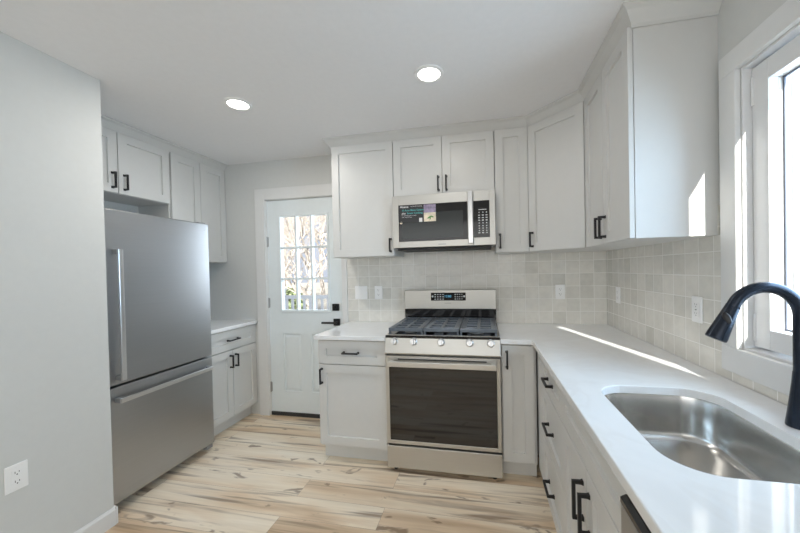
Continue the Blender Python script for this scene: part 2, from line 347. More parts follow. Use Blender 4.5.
for i in range(3):
    for k in range(3):
        dpart(MB().box(LX0+g+gx*i+0.009*(i > 0), LX0+g+gx*(i+1)-0.009*(i < 2), 0.034, 0.037, LZ0+g+gz*k+0.009*(k > 0), LZ0+g+gz*(k+1)-0.009*(k < 2)), 'pane', 'pane_glass')
for hz in (1.665, 1.08, 0.271):
    dpart(MB().box(DX0-0.004, DX0+0.012, y0-0.004, y0, hz-0.045, hz+0.045).cyl((DX0-0.002, y0-0.006, hz-0.05), 0.006, 0.10, 2, 12), 'hinge', 'hinge_metal')
db = dpart(MB().box(-2.311, -2.245, y0-0.014, y0, 1.007, 1.071), 'deadbolt', 'black_metal', bevel=0.004)
dpart(MB().box(-2.284, -2.272, y0-0.03, y0-0.014, 1.022, 1.056), 'thumb_turn', 'black_metal', db, bevel=0.002)
lv = dpart(MB().box(-2.304, -2.240, y0-0.012, y0, 0.870, 0.934), 'lever_rose', 'black_metal', bevel=0.004)
dpart(MB().cyl((-2.268, y0-0.05, 0.900), 0.010, 0.04, 1, 16).box(-2.400, -2.258, y0-0.058, y0-0.044, 0.892, 0.910), 'lever_handle', 'black_metal', lv, bevel=0.002)
dpart(MB().box(DX0, DX1, 0.006, 0.06, 0.0, 0.034), 'door_sweep', 'slot_dark')

# kitchen window
c = MB(); T = -0.020
c.box(T, 0, -2.112, -1.268, WZ1, 2.158).box(T, 0, -2.112, -1.268, 0.950, WZ0).box(T, 0, WY1, -1.268, WZ0, WZ1).box(T, 0, -2.112, WY0, WZ0, WZ1)
struct(c.build('trim_3', 'trim_paint', bevel=0.003))
wr = sroot('window_1', (0.055, -1.685, WZ0))
def wpart(mb, name, mat, parent=None, bevel=0.0):
    o = mb.build(name, mat, parent or wr, bevel); o.data.transform(Matrix.Translation(-Vector(wr.location))); return o
f = MB(); t = 0.008
f.box(0, 0.118, WY1-t, WY1, WZ0, WZ1).box(0, 0.118, WY0, WY0+t, WZ0, WZ1).box(0, 0.118, WY0+t, WY1-t, WZ0, WZ0+t).box(0, 0.118, WY0+t, WY1-t, WZ1-t, WZ1)
f.box(0.060, 0.093, WY1-t-0.02, WY1-t, WZ0+t, WZ1-t).box(0.060, 0.093, WY0+t, WY0+t+0.02, WZ0+t, WZ1-t)
wpart(f, 'frame', 'vinyl', bevel=0.0015)
s = MB(); S0, S1, SW = 0.028, 0.093, 0.069
a0, a1, c0, c1 = WY0+0.009, WY1-0.009, WZ0+0.016, WZ1-0.014
sx1 = 0.058
s.box(S0, sx1, a1-SW, a1, c0, c1).box(S0, sx1, a0, a0+SW, c0, c1).box(S0, sx1, a0+SW, a1-SW, c0, c0+SW).box(S0, sx1, a0+SW, a1-SW, c1-SW, c1)
s.box(sx1, S1, a1-SW, a1-0.024, c0+0.03, c1-0.03).box(sx1, S1, a0+0.024, a0+SW, c0+0.03, c1-0.03).box(sx1, S1, a0+SW, a1-SW, c0+0.002, c0+SW).box(sx1, S1, a0+SW, a1-SW, c1-SW, c1-0.002)
sash = wpart(s, 'sash', 'vinyl', bevel=0.002)
q = MB(); g0, g1, h0, h1 = a0+SW, a1-SW, c0+SW, c1-SW
for (p0, p1, q0, q1) in ((g0, g0+0.006, h0, h1), (g1-0.006, g1, h0, h1), (g0+0.006, g1-0.006, h0, h0+0.006), (g0+0.006, g1-0.006, h1-0.006, h1)): q.box(0.070, 0.075, p0, p1, q0, q1)
wpart(q, 'gasket', 'gasket', sash)
wpart(MB().box(0.075, 0.081, g0+0.0005, g1-0.0005, h0+0.0005, h1-0.0005), 'pane', 'pane_glass')
wpart(MB().box(0.098, 0.114, g1-0.008, g1+0.055, WZ0+t, WZ1-t), 'storm_frame', 'vinyl')
for hz in (1.13, 1.98): wpart(MB().cyl((0.0285, WY1-0.0145, hz-0.05), 0.006, 0.1, 2, 12), 'hinge', 'vinyl')

# crown mouldings above the cabinets
CZ0, CP = 2.368, 0.057
def crown(path, nm, ends):
    # path: front line of the cabinet boxes, room side is to the left of the walking direction
    P = [Vector((x, y)) for x, y in path]; prof = [(0, CZ0-0.012), (0.008, CZ0-0.012), (0.010, CZ0), (0.040, ZC-0.022), (CP, ZC-0.012), (CP, ZC-0.0005), (0, ZC-0.0005)]
    rings = []
    for i, p in enumerate(P):
        d0 = (P[i]-P[i-1]).normalized() if i else None; d1 = (P[i+1]-P[i]).normalized() if i < len(P)-1 else None
        d0 = d0 or d1; d1 = d1 or d0
        n0 = Vector((-d0.y, d0.x)); n1 = Vector((-d1.y, d1.x)); n = (n0+n1).normalized(); k = 1/max(0.3, n.dot(n0))
        rings.append([(p.x+n.x*k*a, p.y+n.y*k*a, z) for a, z in prof])
    return struct(MB().loft(rings).build(nm, 'cabinet_paint'))
UD = 0.305
crown([(-0.001, -1.236), (-UD, -1.236), (-UD, -0.61), (-0.61, -UD), (-2.128, -UD), (-2.128, -0.001)], 'trim_4', True)
crown([(XA+UD, -0.001), (XA+UD, YP+0.0005)], 'trim_5', True)

# ------------------------------------------------------------------ cabinets
DT = 0.020
def shaker(x0, x1, z0, z1, yf, st=0.058):
    """door or drawer front: frame with recessed flat panel; yf is the back of the front"""
    m_ = MB(); f0 = yf-DT; i = st
    if min(x1-x0, z1-z0) < 2.6*st: i = min(x1-x0, z1-z0)*0.30
    def ring(a, y): return [(x0+a, y, z0+a), (x1-a, y, z0+a), (x1-a, y, z1-a), (x0+a, y, z1-a)]
    m_.loft([ring(0, yf), ring(0, f0+0.0012), ring(0.0012, f0), ring(i, f0), ring(i+0.0012, f0+0.0125)])
    return m_
def pull(L_, vertical):
    """black bar pull with flared feet, centred on the origin, standing off towards -y"""
    m_ = MB(); h = L_/2; s_ = 0.0055; so = 0.030
    def P(a, y, b_): return (b_, y, a) if vertical else (a, y, b_)
    for s2 in (-1, 1):
        c0_ = s2*(h-s_)
        rings = []
        for y, hw, hl in ((-0.0003, 0.009, 0.008), (-0.008, 0.0065, 0.006), (-so, s_, s_)):
            rings.append([P(c0_-hl, y, -hw), P(c0_+hl, y, -hw), P(c0_+hl, y, hw), P(c0_-hl, y, hw)])
        m_.loft(rings)
    r_ = [[P(a, -so-s_, -s_), P(a, -so-s_, s_), P(a, -so+s_, s_), P(a, -so+s_, -s_)] for a in (-h, h)]
    m_.loft(r_)
    return m_
def cabinet(name, label, loc, rz, w_, d, z0, z1, fronts, toe=False, open_top=False, group=None, cat='cabinet', fill=None, side0=True):
    """local frame: x along the width, front towards -y, wall at y=0"""
    r_ = thing(name, label, cat, loc, rz, group)
    bm_ = MB(); t_ = 0.018; zb = z0 + (0.11 if toe else 0)
    if open_top:
        bm_.box(0, t_, -d, 0, zb, z1).box(w_-t_, w_, -d, 0, zb, z1).box(t_, w_-t_, -d, 0, zb, zb+t_).box(t_, w_-t_, -0.012, 0, zb+t_, z1).box(t_, w_-t_, -d, -d+t_, z1-0.16, z1)
    else: bm_.box(0, w_, -d, 0, zb, z1)
    if fill: bm_.box(fill[0], fill[1], -d-DT+0.004, -d, zb, z1-0.004)
    bm_.build('body', 'cabinet_paint', r_, bevel=0.001)
    if toe: MB().box(0.0, w_, -d+0.055, -0.02, z0, zb).build('toe_kick', 'cabinet_paint', r_)
    for kind, x0, x1, a, b_, hd in fronts:
        yf = -d-0.002
        fr = shaker(x0, x1, a, b_, yf).build(kind, 'cabinet_paint', r_)
        if hd:
            vert, hx, hz, hl = hd
            ho = pull(hl, vert).build('handle', 'black_metal', fr, bevel=0.001, seg=1); ho.location = (hx, yf-DT, hz)
    return r_
UZ, UT = 1.479, 2.368
G = 0.0025
R90 = PI/2
# wall cabinets along the back wall
x = -2.127
w_ = 0.513
cabinet('wall_cabinet', 'tall single-door white wall cabinet left of the microwave, beside the exterior door', (x, -0.0, UZ), 0, w_, UD, 0, UT-UZ,
        [('door', 0.002, w_-0.002, 0.002, UT-UZ-0.002, (True, w_-0.030, 0.083, 0.105))], group=None)
w_ = 0.762; h = UT-1.926
cabinet('wall_cabinet', 'short two-door white wall cabinet directly above the microwave', (-1.612, 0, 1.926), 0, w_, UD, 0, h,
        [('door', 0.002, w_/2-G, 0.002, h-0.002, (True, w_/2-0.030, 0.085, 0.11)), ('door', w_/2+G, w_-0.002, 0.002, h-0.002, (True, w_/2+0.030, 0.085, 0.11))])
w_ = 0.236
cabinet('wall_cabinet', 'narrow single-door white wall cabinet right of the microwave', (-0.848, 0, UZ), 0, w_, UD, 0, UT-UZ,
        [('door', 0.002, w_-0.006, 0.002, UT-UZ-0.002, (True, 0.030, 0.083, 0.105))])
# diagonal corner cabinet
r_ = thing('corner_wall_cabinet', 'diagonal corner white wall cabinet with one door facing across the room', 'cabinet', (-0.305, -0.305, UZ), 0)
poly = [(-0.61, -0.0005), (-0.61, -UD), (-UD, -0.61), (-0.0005, -0.61), (-0.0005, -0.0005)]
o = MB().prism(poly, (0, UT-UZ), 2).build('body', 'cabinet_paint', r_, bevel=0.001); o.data.transform(Matrix.Translation((0.305, 0.305, 0)))
dl = 0.305*math.sqrt(2); fr_m = shaker(-dl/2+0.012, dl/2-0.012, 0.002, UT-UZ-0.002, -0.002)
fr_o = fr_m.build('door', 'cabinet_paint', r_)
cx_ = (-0.61-UD)/2+0.305; fr_o.location = (cx_, cx_, 0); fr_o.rotation_euler = (0, 0, -PI/4)
ho = pull(0.105, True).build('handle', 'black_metal', fr_o, bevel=0.001, seg=1); ho.location = (-dl/2+0.012+0.030, -0.002-DT, 0.083)
# right wall
w_ = 0.622
cabinet('wall_cabinet', 'two-door white wall cabinet on the right wall beside the window', (0, -0.613, UZ), -R90, w_, UD, 0, UT-UZ,
        [('door', 0.012, w_/2-G, 0.002, UT-UZ-0.002, (True, w_/2-0.030, 0.085, 0.11)), ('door', w_/2+G, w_-0.002, 0.002, UT-UZ-0.002, (True, w_/2+0.030, 0.085, 0.11))])
# alcove
w_ = 0.785; h = UT-1.94
cabinet('wall_cabinet', 'short two-door white wall cabinet above the refrigerator', (XA, YP+0.002, 1.94), R90, w_, UD, 0, h,
        [('door', 0.006, w_/2+0.012-G, 0.002, h-0.002, (True, w_/2+0.012-0.038, 0.085, 0.11)), ('door', w_/2+0.012+G, w_-0.002, 0.002, h-0.002, (True, w_/2+0.012+0.038, 0.085, 0.11))])
w_ = 0.576
cabinet('wall_cabinet', 'two-door white wall cabinet in the alcove above the small worktop', (XA, -0.577, UZ), R90, w_, UD, 0, UT-UZ,
        [('door', 0.012, w_/2-G, 0.002, UT-UZ-0.002, (True, w_/2-0.030, 0.083, 0.105)), ('door', w_/2+G, w_-0.004, 0.002, UT-UZ-0.002, (True, w_/2+0.030, 0.083, 0.105))])
# base cabinets
BD, BT = 0.602, 0.884
w_ = 0.606
cabinet('base_cabinet', 'white base cabinet with one drawer and two doors in the alcove beside the refrigerator', (XA+0.003, -0.607, 0), R90, w_, BD, 0, BT,
        [('drawer', 0.004, w_-0.004, 0.706, 0.876, (False, w_/2, 0.791, 0.125)),
         ('door', 0.004, w_/2-G, 0.118, 0.700, (True, w_/2-0.030, 0.605, 0.11)), ('door', w_/2+G, w_-0.004, 0.118, 0.700, (True, w_/2+0.030, 0.605, 0.11))], toe=True)
w_ = 0.508
cabinet('base_cabinet', 'white base cabinet with one drawer and one door left of the range', (-2.118, -0.002, 0), 0, w_, BD+0.0, 0, BT,
        [('drawer', 0.003, w_-0.003, 0.708, 0.876, (False, w_/2, 0.793, 0.118)), ('door', 0.003, w_-0.003, 0.130, 0.702, (True, 0.028, 0.622, 0.11))], toe=True)
w_ = 0.216
cabinet('base_cabinet', 'narrow single-door white base cabinet right of the range', (-0.840, -0.002, 0), 0, w_, BD, 0, BT,
        [('door', 0.006, w_-0.016, 0.125, 0.872, (True, 0.036, 0.782, 0.11))], toe=True)
w_ = 0.812
cabinet('corner_base_cabinet', 'blind corner base cabinet with plain white filler between narrow door and drawers', (0, -0.002, 0), -R90, w_, BD, 0, BT, [], toe=True, fill=(0.622, 0.805))
w_ = 0.506
dy = lambda a, b_: ('drawer', 0.004, w_-0.004, a, b_, (False, w_/2, (a+b_)/2, 0.125))
cabinet('drawer_base_cabinet', 'white base cabinet with three drawers, between the corner and the sink cabinet', (0, -0.815, 0), -R90, w_, BD, 0, BT,
        [dy(0.712, 0.874), dy(0.414, 0.706), dy(0.118, 0.408)], toe=True)
w_ = 0.656
cabinet('sink_base_cabinet', 'white base cabinet below the sink, two doors under a false drawer front', (-0.003, -1.322, 0), -R90, w_, BD, 0, BT,
        [('false_front', 0.004, w_-0.004, 0.722, 0.874, None),
         ('door', 0.004, w_/2-G, 0.118, 0.716, (True, w_/2-0.034, 0.592, 0.13)), ('door', w_/2+G, w_-0.004, 0.118, 0.716, (True, w_/2+0.034, 0.592, 0.13))], toe=True, open_top=True)
w_ = 0.30
cabinet('base_cabinet', 'white end base cabinet beyond the dishwasher at the near end of the right worktop', (0, -2.592, 0), -R90, w_, BD, 0, BT,
        [('door', 0.004, w_-0.004, 0.118, 0.874, (True, 0.03, 0.77, 0.11))], toe=True)

# worktops
def rrect(x0, x1, y0, y1, r, n=10):
    P = []
    for cx_, cy_, a0_ in ((x1-r, y1-r, 0), (x0+r, y1-r, 90), (x0+r, y0+r, 180), (x1-r, y0+r, 270)):
        for k in range(n+1):
            a = math.radians(a0_+90*k/n); P.append((cx_+r*math.cos(a), cy_+r*math.sin(a)))
    return P
def slab_mesh(outer, hole, z0, z1):
    m_ = MB(); bm = m_.bm
    def loop(pts):
        v = [bm.verts.new((x, y, z1)) for x, y in pts]
        return [bm.edges.new((v[i], v[(i+1) % len(v)])) for i in range(len(v))]
    e = loop(outer) + (loop(hole) if hole else [])
    bmesh.ops.triangle_fill(bm, edges=e, use_beauty=True, use_dissolve=False)
    bmesh.ops.recalc_face_normals(bm, faces=bm.faces)
    g = bmesh.ops.extrude_face_region(bm, geom=list(bm.faces))
    for v in [x for x in g['geom'] if isinstance(x, bmesh.types.BMVert)]: v.co.z = z0
    return m_
CW = 0.650
SX0, SX1, SY0, SY1, SR = -0.532, -0.158, -1.972, -1.420, 0.105
outer = [(-0.842, -0.0085), (-0.842, -CW), (-CW, -CW), (-CW, -2.90), (-0.0085, -2.90), (-0.0085, -0.0085)]
o = slab_mesh(outer, rrect(SX0, SX1, SY0, SY1, SR), BT, ZT).build('worktop', 'quartz', bevel=0.003)
tag(o, 'L-shaped white quartz worktop holding the sink and faucet', 'worktop')
o = slab_mesh([(-2.134, -0.0085), (-2.134, -CW), (-1.6085, -CW), (-1.6085, -0.0085)], None, BT, ZT).build('worktop', 'quartz', bevel=0.003)
tag(o, 'short white quartz worktop left of the range', 'worktop')
o = slab_mesh([(XA+0.001, -0.612), (XA+CW, -0.612), (XA+CW, -0.001), (XA+0.001, -0.001)], None, BT, ZT).build('worktop', 'quartz', bevel=0.003)
tag(o, 'small white quartz worktop in the alcove behind the refrigerator', 'worktop')

# sink
r_ = thing('sink', 'undermount stainless steel single-bowl sink set in the white worktop', 'sink', (-0.345, -1.696, 0.66))
m_ = MB(); rings = []
def rr_(e, z, rad): return [(x+0.345, y+1.696, z-0.66) for x, y in rrect(SX0-e, SX1+e, SY0-e, SY1+e, rad)]
ZB = 0.728
for e, z, rad in ((0.012, 0.8835, SR+0.010), (0.004, 0.8835, SR+0.004), (0.002, 0.878, SR+0.002), (-0.002, 0.80, SR-0.002), (-0.004, ZB+0.030, SR-0.005), (-0.007, ZB+0.016, SR-0.008), (-0.014, ZB+0.007, SR-0.015), (-0.026, ZB+0.001, SR-0.025), (-0.10, ZB-0.002, 0.04)):
    rings.append(rr_(e, z, rad))
m_.loft(rings, cap0=False, cap1=True, smooth=True)
o = m_.build('bowl', 'steel_sink', r_)
sd = o.modifiers.new('solid', 'SOLIDIFY'); sd.thickness = 0.0015; sd.offset = -1
dx, dy_ = 0.06, 0.0
MB().cyl((dx, dy_, ZB-0.66-0.0015), 0.045, 0.003, 2, 32).build('drain_flange', 'knob_metal', r_, bevel=0.001)
st = MB().cyl((dx, dy_, ZB-0.66+0.0016), 0.030, 0.003, 2, 24).cyl((dx, dy_, ZB-0.66+0.0045), 0.006, 0.008, 2, 12).build('drain_basket', 'hinge_metal', r_)

# faucet
FX, FY = -0.094, -1.696
r_ = thing('faucet', 'matte black pull-down gooseneck faucet behind the sink', 'faucet', (FX, FY, ZT))
MB().tube([(0, 0, 0.0002), (0, 0, 0.006), (0, 0, 0.03), (0, 0, 0.07), (0, 0, 0.115), (0, 0, 0.15)], [0.031, 0.031, 0.028, 0.0235, 0.019, 0.0165], 28).build('base', 'faucet_black', r_)
R_, CXF, CZF = 0.0810, -0.0810, 0.301
pts = [(0, 0, 0.15), (0, 0, 0.22)]
for k in range(0, 27):
    a = math.radians(k*158/26); pts.append((CXF+R_*math.cos(a), 0, CZF+R_*math.sin(a)))
MB().tube(pts, 0.0155, 24).build('spout', 'faucet_black', r_)
e = Vector(pts[-1]); d_ = (e-Vector(pts[-2])).normalized()
MB().tube([e, e+d_*0.004, e+d_*0.006], [0.0166, 0.0166, 0.0158], 24).build('collar', 'faucet_black', r_)
hp = [e+d_*0.006, e+d_*0.02, e+d_*0.055, e+d_*0.094, e+d_*0.103, e+d_*0.105]
hd_ = MB().tube(hp, [0.0170, 0.0180, 0.0212, 0.0250, 0.0250, 0.0225], 28).build('spray_head', 'faucet_black', r_)
bt = MB().ball((0, 0, 0), 1, (0.004, 0.0085, 0.017), 16).build('spray_button', 'black_plastic', hd_)
nrm = Vector((-d_.z, 0, d_.x)); nrm = nrm if nrm.x < 0 else -nrm
side = Vector((-0.55, -0.83, 0)); side = (side - d_*side.dot(d_)).normalized()
bt.location = e+d_*0.040+side*0.0185
bt.rotation_euler = Matrix((side, d_.cross(side), -d_)).transposed().to_3x3().to_euler()
MB().tube([(0, -0.016, 0.085), (0, -0.045, 0.095)], [0.012, 0.012], 20).tube([(0, -0.040, 0.095), (0.004, -0.050, 0.17)], [0.006, 0.005], 12).build('lever', 'faucet_black', r_)

# dishwasher
r_ = thing('dishwasher', 'built-in stainless dishwasher with dark control strip on the door top, beside sink cabinet', 'dishwasher', (-0.3, -2.285, 0))
def rel(mb, name, mat, root, parent=None, bevel=0.0, seg=2):
    o = mb.build(name, mat, parent or root, bevel, seg); o.data.transform(Matrix.Translation(-Vector(root.location))); return o
DY0, DY1 = -2.588, -1.984
rel(MB().box(-0.605, -0.05, DY0+0.004, DY1-0.004, 0.10, 0.86), 'tub', 'appliance_grey', r_)
rel(MB().box(-0.56, -0.05, DY0+0.01, DY1-0.01, 0.0, 0.10), 'toe_kick', 'black_plastic', r_)
dd = rel(MB().box(-0.650, -0.607, DY0+0.002, DY1-0.002, 0.115, 0.845), 'door', 'steel_fridge', r_, bevel=0.003)
cs = rel(MB().prism([(-0.6505, 0.8455), (-0.607, 0.8455), (-0.607, 0.864), (-0.640, 0.864), (-0.6505, 0.858)], (DY0+0.002, DY1-0.002), 1), 'control_strip', 'black_enamel', r_, dd, bevel=0.001)
for k in range(7):
    yk = -2.06-0.045*k; rel(MB().box(-0.630, -0.620, yk-0.008, yk+0.008, 0.8641, 0.8646), 'key', 'key_print', r_, dd)

# ------------------------------------------------------------------ range
RX0, RX1 = -1.605, -0.843
r_ = thing('gas_range', 'freestanding stainless gas range with black oven window and three cast-iron grates', 'range', ((RX0+RX1)/2, -0.35, 0))
RF = -0.655
rel(MB().box(RX0+0.001, RX1-0.001, -0.615, -0.03, 0.035, 0.905), 'body', 'appliance_grey', r_)
rel(MB().box(RX0+0.001, RX1-0.001, -0.645, -0.085, 0.906, 0.926), 'cooktop', 'black_enamel', r_, bevel=0.003)
cp = rel(MB().prism([(-0.617, 0.803), (-0.663, 0.803), (-0.667, 0.81), (-0.640, 0.929), (-0.617, 0.929)], (RX0, RX1), 0), 'control_panel', 'steel_range', r_, bevel=0.003)
for kx in (-1.538, -1.405, -1.221, -1.036, -0.903):
    n_ = Vector((0, -0.975, -0.22)).normalized(); n_ = Vector((0, -0.119, 0.027)).normalized()
    c0_ = Vector((kx, -0.6495-0.0007, 0.886))
    nn = Vector((0, -0.975, 0.22)).normalized()
    k_ = rel(MB().tube([c0_, c0_+nn*0.004, c0_+nn*0.005, c0_+nn*0.026, c0_+nn*0.030], [0.026, 0.026, 0.0225, 0.0205, 0.018], 28), 'knob', 'knob_metal', r_, cp)
    up_ = nn.cross(Vector((1, 0, 0))); up_ = up_ if up_.z > 0 else -up_
    b4 = MB(); rings = []
    for t_, hw in ((0.0302, 0.006), (0.041, 0.0045)):
        c1_ = c0_+nn*t_; rings.append([c1_+Vector((sx*hw, 0, 0))+up_*sz*0.019 for sx, sz in ((-1, -1), (1, -1), (1, 1), (-1, 1))])
    rel(b4.loft(rings), 'grip', 'knob_metal', r_, cp, bevel=0.001)
# oven door
od = MB(); oz0, oz1 = 0.192, 0.790
gx0, gx1, gz0, gz1 = RX0+0.026, RX1-0.026, 0.218, 0.718
od.box(RX0+0.002, gx0, RF, -0.617, oz0, oz1).box(gx1, RX1-0.002, RF, -0.617, oz0, oz1).box(gx0, gx1, RF, -0.617, oz0, gz0).box(gx0, gx1, RF, -0.617, gz1, oz1)
door_o = rel(od, 'oven_door', 'steel_range', r_, bevel=0.002)
rel(MB().box(gx0+0.0005, gx1-0.0005, RF-0.0015, -0.62, gz0+0.0005, gz1-0.0005), 'oven_window', 'oven_glass', r_, door_o, bevel=0.001)
rel(MB().box(RX0+0.088, RX1-0.088, RF-0.001, RF+0.003, 0.7635, 0.772), 'vent_slot', 'slot_dark', r_, door_o)
hb = MB().box(RX0+0.028, RX1-0.028, RF-0.052, RF-0.034, 0.728, 0.764)
rel(hb, 'door_handle', 'steel_handle', r_, door_o, bevel=0.004)
for bx in (RX0+0.034, RX1-0.060): rel(MB().box(bx, bx+0.026, RF-0.034, RF-0.0005, 0.734, 0.758), 'handle_bracket', 'steel_handle', r_, door_o)
rel(MB().box(RX0+0.002, RX1-0.002, -0.640, -0.617, 0.180, 0.191), 'gap_strip', 'dark_gap', r_)
rel(MB().box(RX0+0.001, RX1-0.001, RF-0.003, -0.617, 0.030, 0.179), 'storage_drawer', 'steel_range', r_, bevel=0.003)
for fx in (RX0+0.05, RX1-0.05):
    for fy in (-0.61, -0.10): rel(MB().cyl((fx, fy, 0.0), 0.016, 0.008, 2, 16).cyl((fx, fy, 0.008), 0.010, 0.022, 2, 12), 'foot', 'black_plastic', r_)
# backguard
bgd = rel(MB().box(RX0+0.002, RX1-0.002, -0.083, -0.015, 1.036, 1.196), 'backguard', 'steel_range', r_, bevel=0.005)
rel(MB().box(RX0+0.004, RX1-0.004, -0.080, -0.030, 0.926, 1.0355), 'backguard_lower_panel', 'black_enamel', r_)
dsp = rel(MB().box(-1.376, -1.088, -0.0845, -0.080, 1.107, 1.173), 'display', 'black_enamel', r_, bgd, bevel=0.001)
rc = Vector(r_.location)
def rtext(body, size, mat, x, z, y, parent, align='CENTER', weight=0.0, root=None):
    return text_mesh(body, size, 'print', mat, parent, Vector((x, y, z))-Vector((root or r_).location), (PI/2, 0, 0), align, weight)
rtext('12:00', 0.026, 'digit_blue', -1.235, 1.142, -0.0849, dsp)
for ix in range(4):
    for iz in range(3):
        rel(MB().box(-1.346+ix*0.022, -1.334+ix*0.022, -0.0852, -0.0845, 1.116+iz*0.019, 1.123+iz*0.019), 'key', 'key_print', r_, dsp)
        rel(MB().box(-1.178+ix*0.018, -1.169+ix*0.018, -0.0852, -0.0845, 1.116+iz*0.019, 1.124+iz*0.019), 'key', 'key_print', r_, dsp)
for kx in (-1.101, -1.362): rel(MB().cyl((kx, -0.0845, 1.142), 0.008, -0.0007, 1, 16), 'round_key', 'key_print', r_, dsp)
kk = MB().box(-1.262, -1.208, -0.0838, -0.083, 1.083, 1.087); rel(kk, 'maker_mark', 'appliance_grey', r_, bgd)
# burners and grates
for (bx, by, br_) in ((-1.455, -0.50, 0.045), (-1.455, -0.24, 0.036), (-1.224, -0.37, 0.05), (-0.993, -0.50, 0.05), (-0.993, -0.24, 0.036)):
    bb = rel(MB().cyl((bx, by, 0.9262), br_, 0.012, 2, 28, r1=br_*0.9), 'burner', 'appliance_grey', r_)
    rel(MB().cyl((bx, by, 0.9384), br_*0.82, 0.007, 2, 28), 'burner_cap', 'black_enamel', r_, bb, bevel=0.002)
gw = (RX1-RX0-0.03)/3
for i in range(3):
    a = RX0+0.015+gw*i+0.003; b_ = a+gw-0.006; y0_, y1_ = -0.622, -0.110; zt0, zt1 = 0.957, 0.972
    g_ = MB(); t_ = 0.013
    g_.box(a, b_, y0_, y0_+t_, zt0-0.008, zt1).box(a, b_, y1_-t_, y1_, zt0-0.008, zt1).box(a, a+t_, y0_+t_, y1_-t_, zt0-0.008, zt1).box(b_-t_, b_, y0_+t_, y1_-t_, zt0-0.008, zt1)
    mx = (a+b_)/2
    g_.box(mx-0.011, mx+0.011, y0_+t_, y1_-t_, zt0, zt1)
    nb = 5; sp_ = (y1_-y0_-2*t_)/nb
    for k in range(nb):
        ya = y0_+t_+sp_*(k+0.5)
        g_.box(a+t_, mx-0.011, ya-0.015, ya+0.015, zt0, zt1-0.0005).box(mx+0.011, b_-t_, ya-0.015, ya+0.015, zt0, zt1-0.0005)
    for e0 in (a+t_, b_-t_-0.024): g_.box(e0, e0+0.024, y0_+t_, y1_-t_, zt0+0.001, zt1-0.001)
    for px in (a+0.001, b_-0.014):
        for py in (y0_+0.001, y1_-0.014): g_.box(px, px+0.013, py, py+0.013, 0.9262, zt0-0.008)
    rel(g_, 'grate', 'cast_iron', r_, bevel=0.002, seg=1)

# ------------------------------------------------------------------ microwave
MX0, MX1, MZ0, MZ1, MF = -1.6085, -0.8505, 1.528, 1.924, -0.388
r_ = thing('microwave', 'stainless over-the-range microwave with promotional sticker on the dark door', 'microwave', ((MX0+MX1)/2, -0.2, MZ0))
rel(MB().prism([(-0.009, MZ0+0.012), (-0.32, MZ0+0.0), (MF+0.02, MZ0+0.008), (MF+0.02, MZ1), (-0.009, MZ1)], (MX0+0.002, MX1-0.002), 0), 'case', 'appliance_grey', r_)
rel(MB().box(MX0+0.03, MX1-0.03, -0.36, -0.06, MZ0-0.012, MZ0-0.001), 'vent_grille', 'slot_dark', r_)
HX0, HX1 = -1.041, -1.007
gl0, gl1, glz0, glz1 = -1.560, -1.046, 1.580, 1.852
d_ = MB()
d_.box(MX0, gl0, MF, MF+0.019, MZ0+0.006, MZ1).box(gl1, HX1, MF, MF+0.019, MZ0+0.006, MZ1).box(gl0, gl1, MF, MF+0.019, MZ0+0.006, glz0).box(gl0, gl1, MF, MF+0.019, glz1, MZ1)
mdoor = rel(d_, 'door', 'steel_range', r_, bevel=0.002)
mg = rel(MB().box(gl0+0.0005, gl1-0.0005, MF-0.001, MF+0.015, glz0+0.0005, glz1-0.0005), 'door_glass', 'black_enamel', r_, mdoor)
rel(MB().box(-1.535, -1.078, MF-0.0015, MF-0.0011, 1.600, 1.790), 'viewing_screen', 'microwave_glass', r_, mdoor)
rel(MB().box(HX0, HX1, MF-0.038, MF-0.022, MZ0+0.02, MZ1-0.004).box(HX0+0.008, HX1-0.008, MF-0.022, MF-0.0005, MZ0+0.04, MZ0+0.065).box(HX0+0.008, HX1-0.008, MF-0.022, MF-0.0005, MZ1-0.05, MZ1-0.025), 'door_handle', 'steel_handle', r_, mdoor, bevel=0.003)
pn = MB(); px0, px1 = HX1+0.001, MX1; kz0, kz1 = 1.590, 1.852; kx0, kx1 = HX1+0.004, -0.891
pn.box(px0, kx0, MF, MF+0.019, MZ0+0.006, MZ1).box(kx1, px1, MF, MF+0.019, MZ0+0.006, MZ1).box(kx0, kx1, MF, MF+0.019, MZ0+0.006, kz0).box(kx0, kx1, MF, MF+0.019, kz1, MZ1)
cpn = rel(pn, 'control_panel', 'steel_range', r_, bevel=0.0015)
kg = rel(MB().box(kx0+0.0005, kx1-0.0005, MF-0.001, MF+0.015, kz0+0.0005, kz1-0.0005), 'keypad_glass', 'black_enamel', r_, cpn)
for iz, z in enumerate((1.768, 1.748, 1.730, 1.712, 1.692, 1.672, 1.655, 1.638, 1.622)):
    for ix in range(3):
        wd = 0.009 if iz in (1, 2, 3, 8) else 0.006
        rel(MB().box(-0.962+ix*0.026-wd, -0.962+ix*0.026+wd-0.004, MF-0.0016, MF-0.001, z-0.0035, z+0.0035), 'key', 'key_print', r_, cpn)
rel(MB().box(-0.968, -0.912, MF-0.0016, MF-0.001, 1.786, 1.790), 'clock_mark', 'key_print', r_, cpn)
rel(MB().box(-1.262, -1.205, MF-0.0006, MF, 1.549, 1.554), 'maker_mark', 'appliance_grey', r_, mdoor)
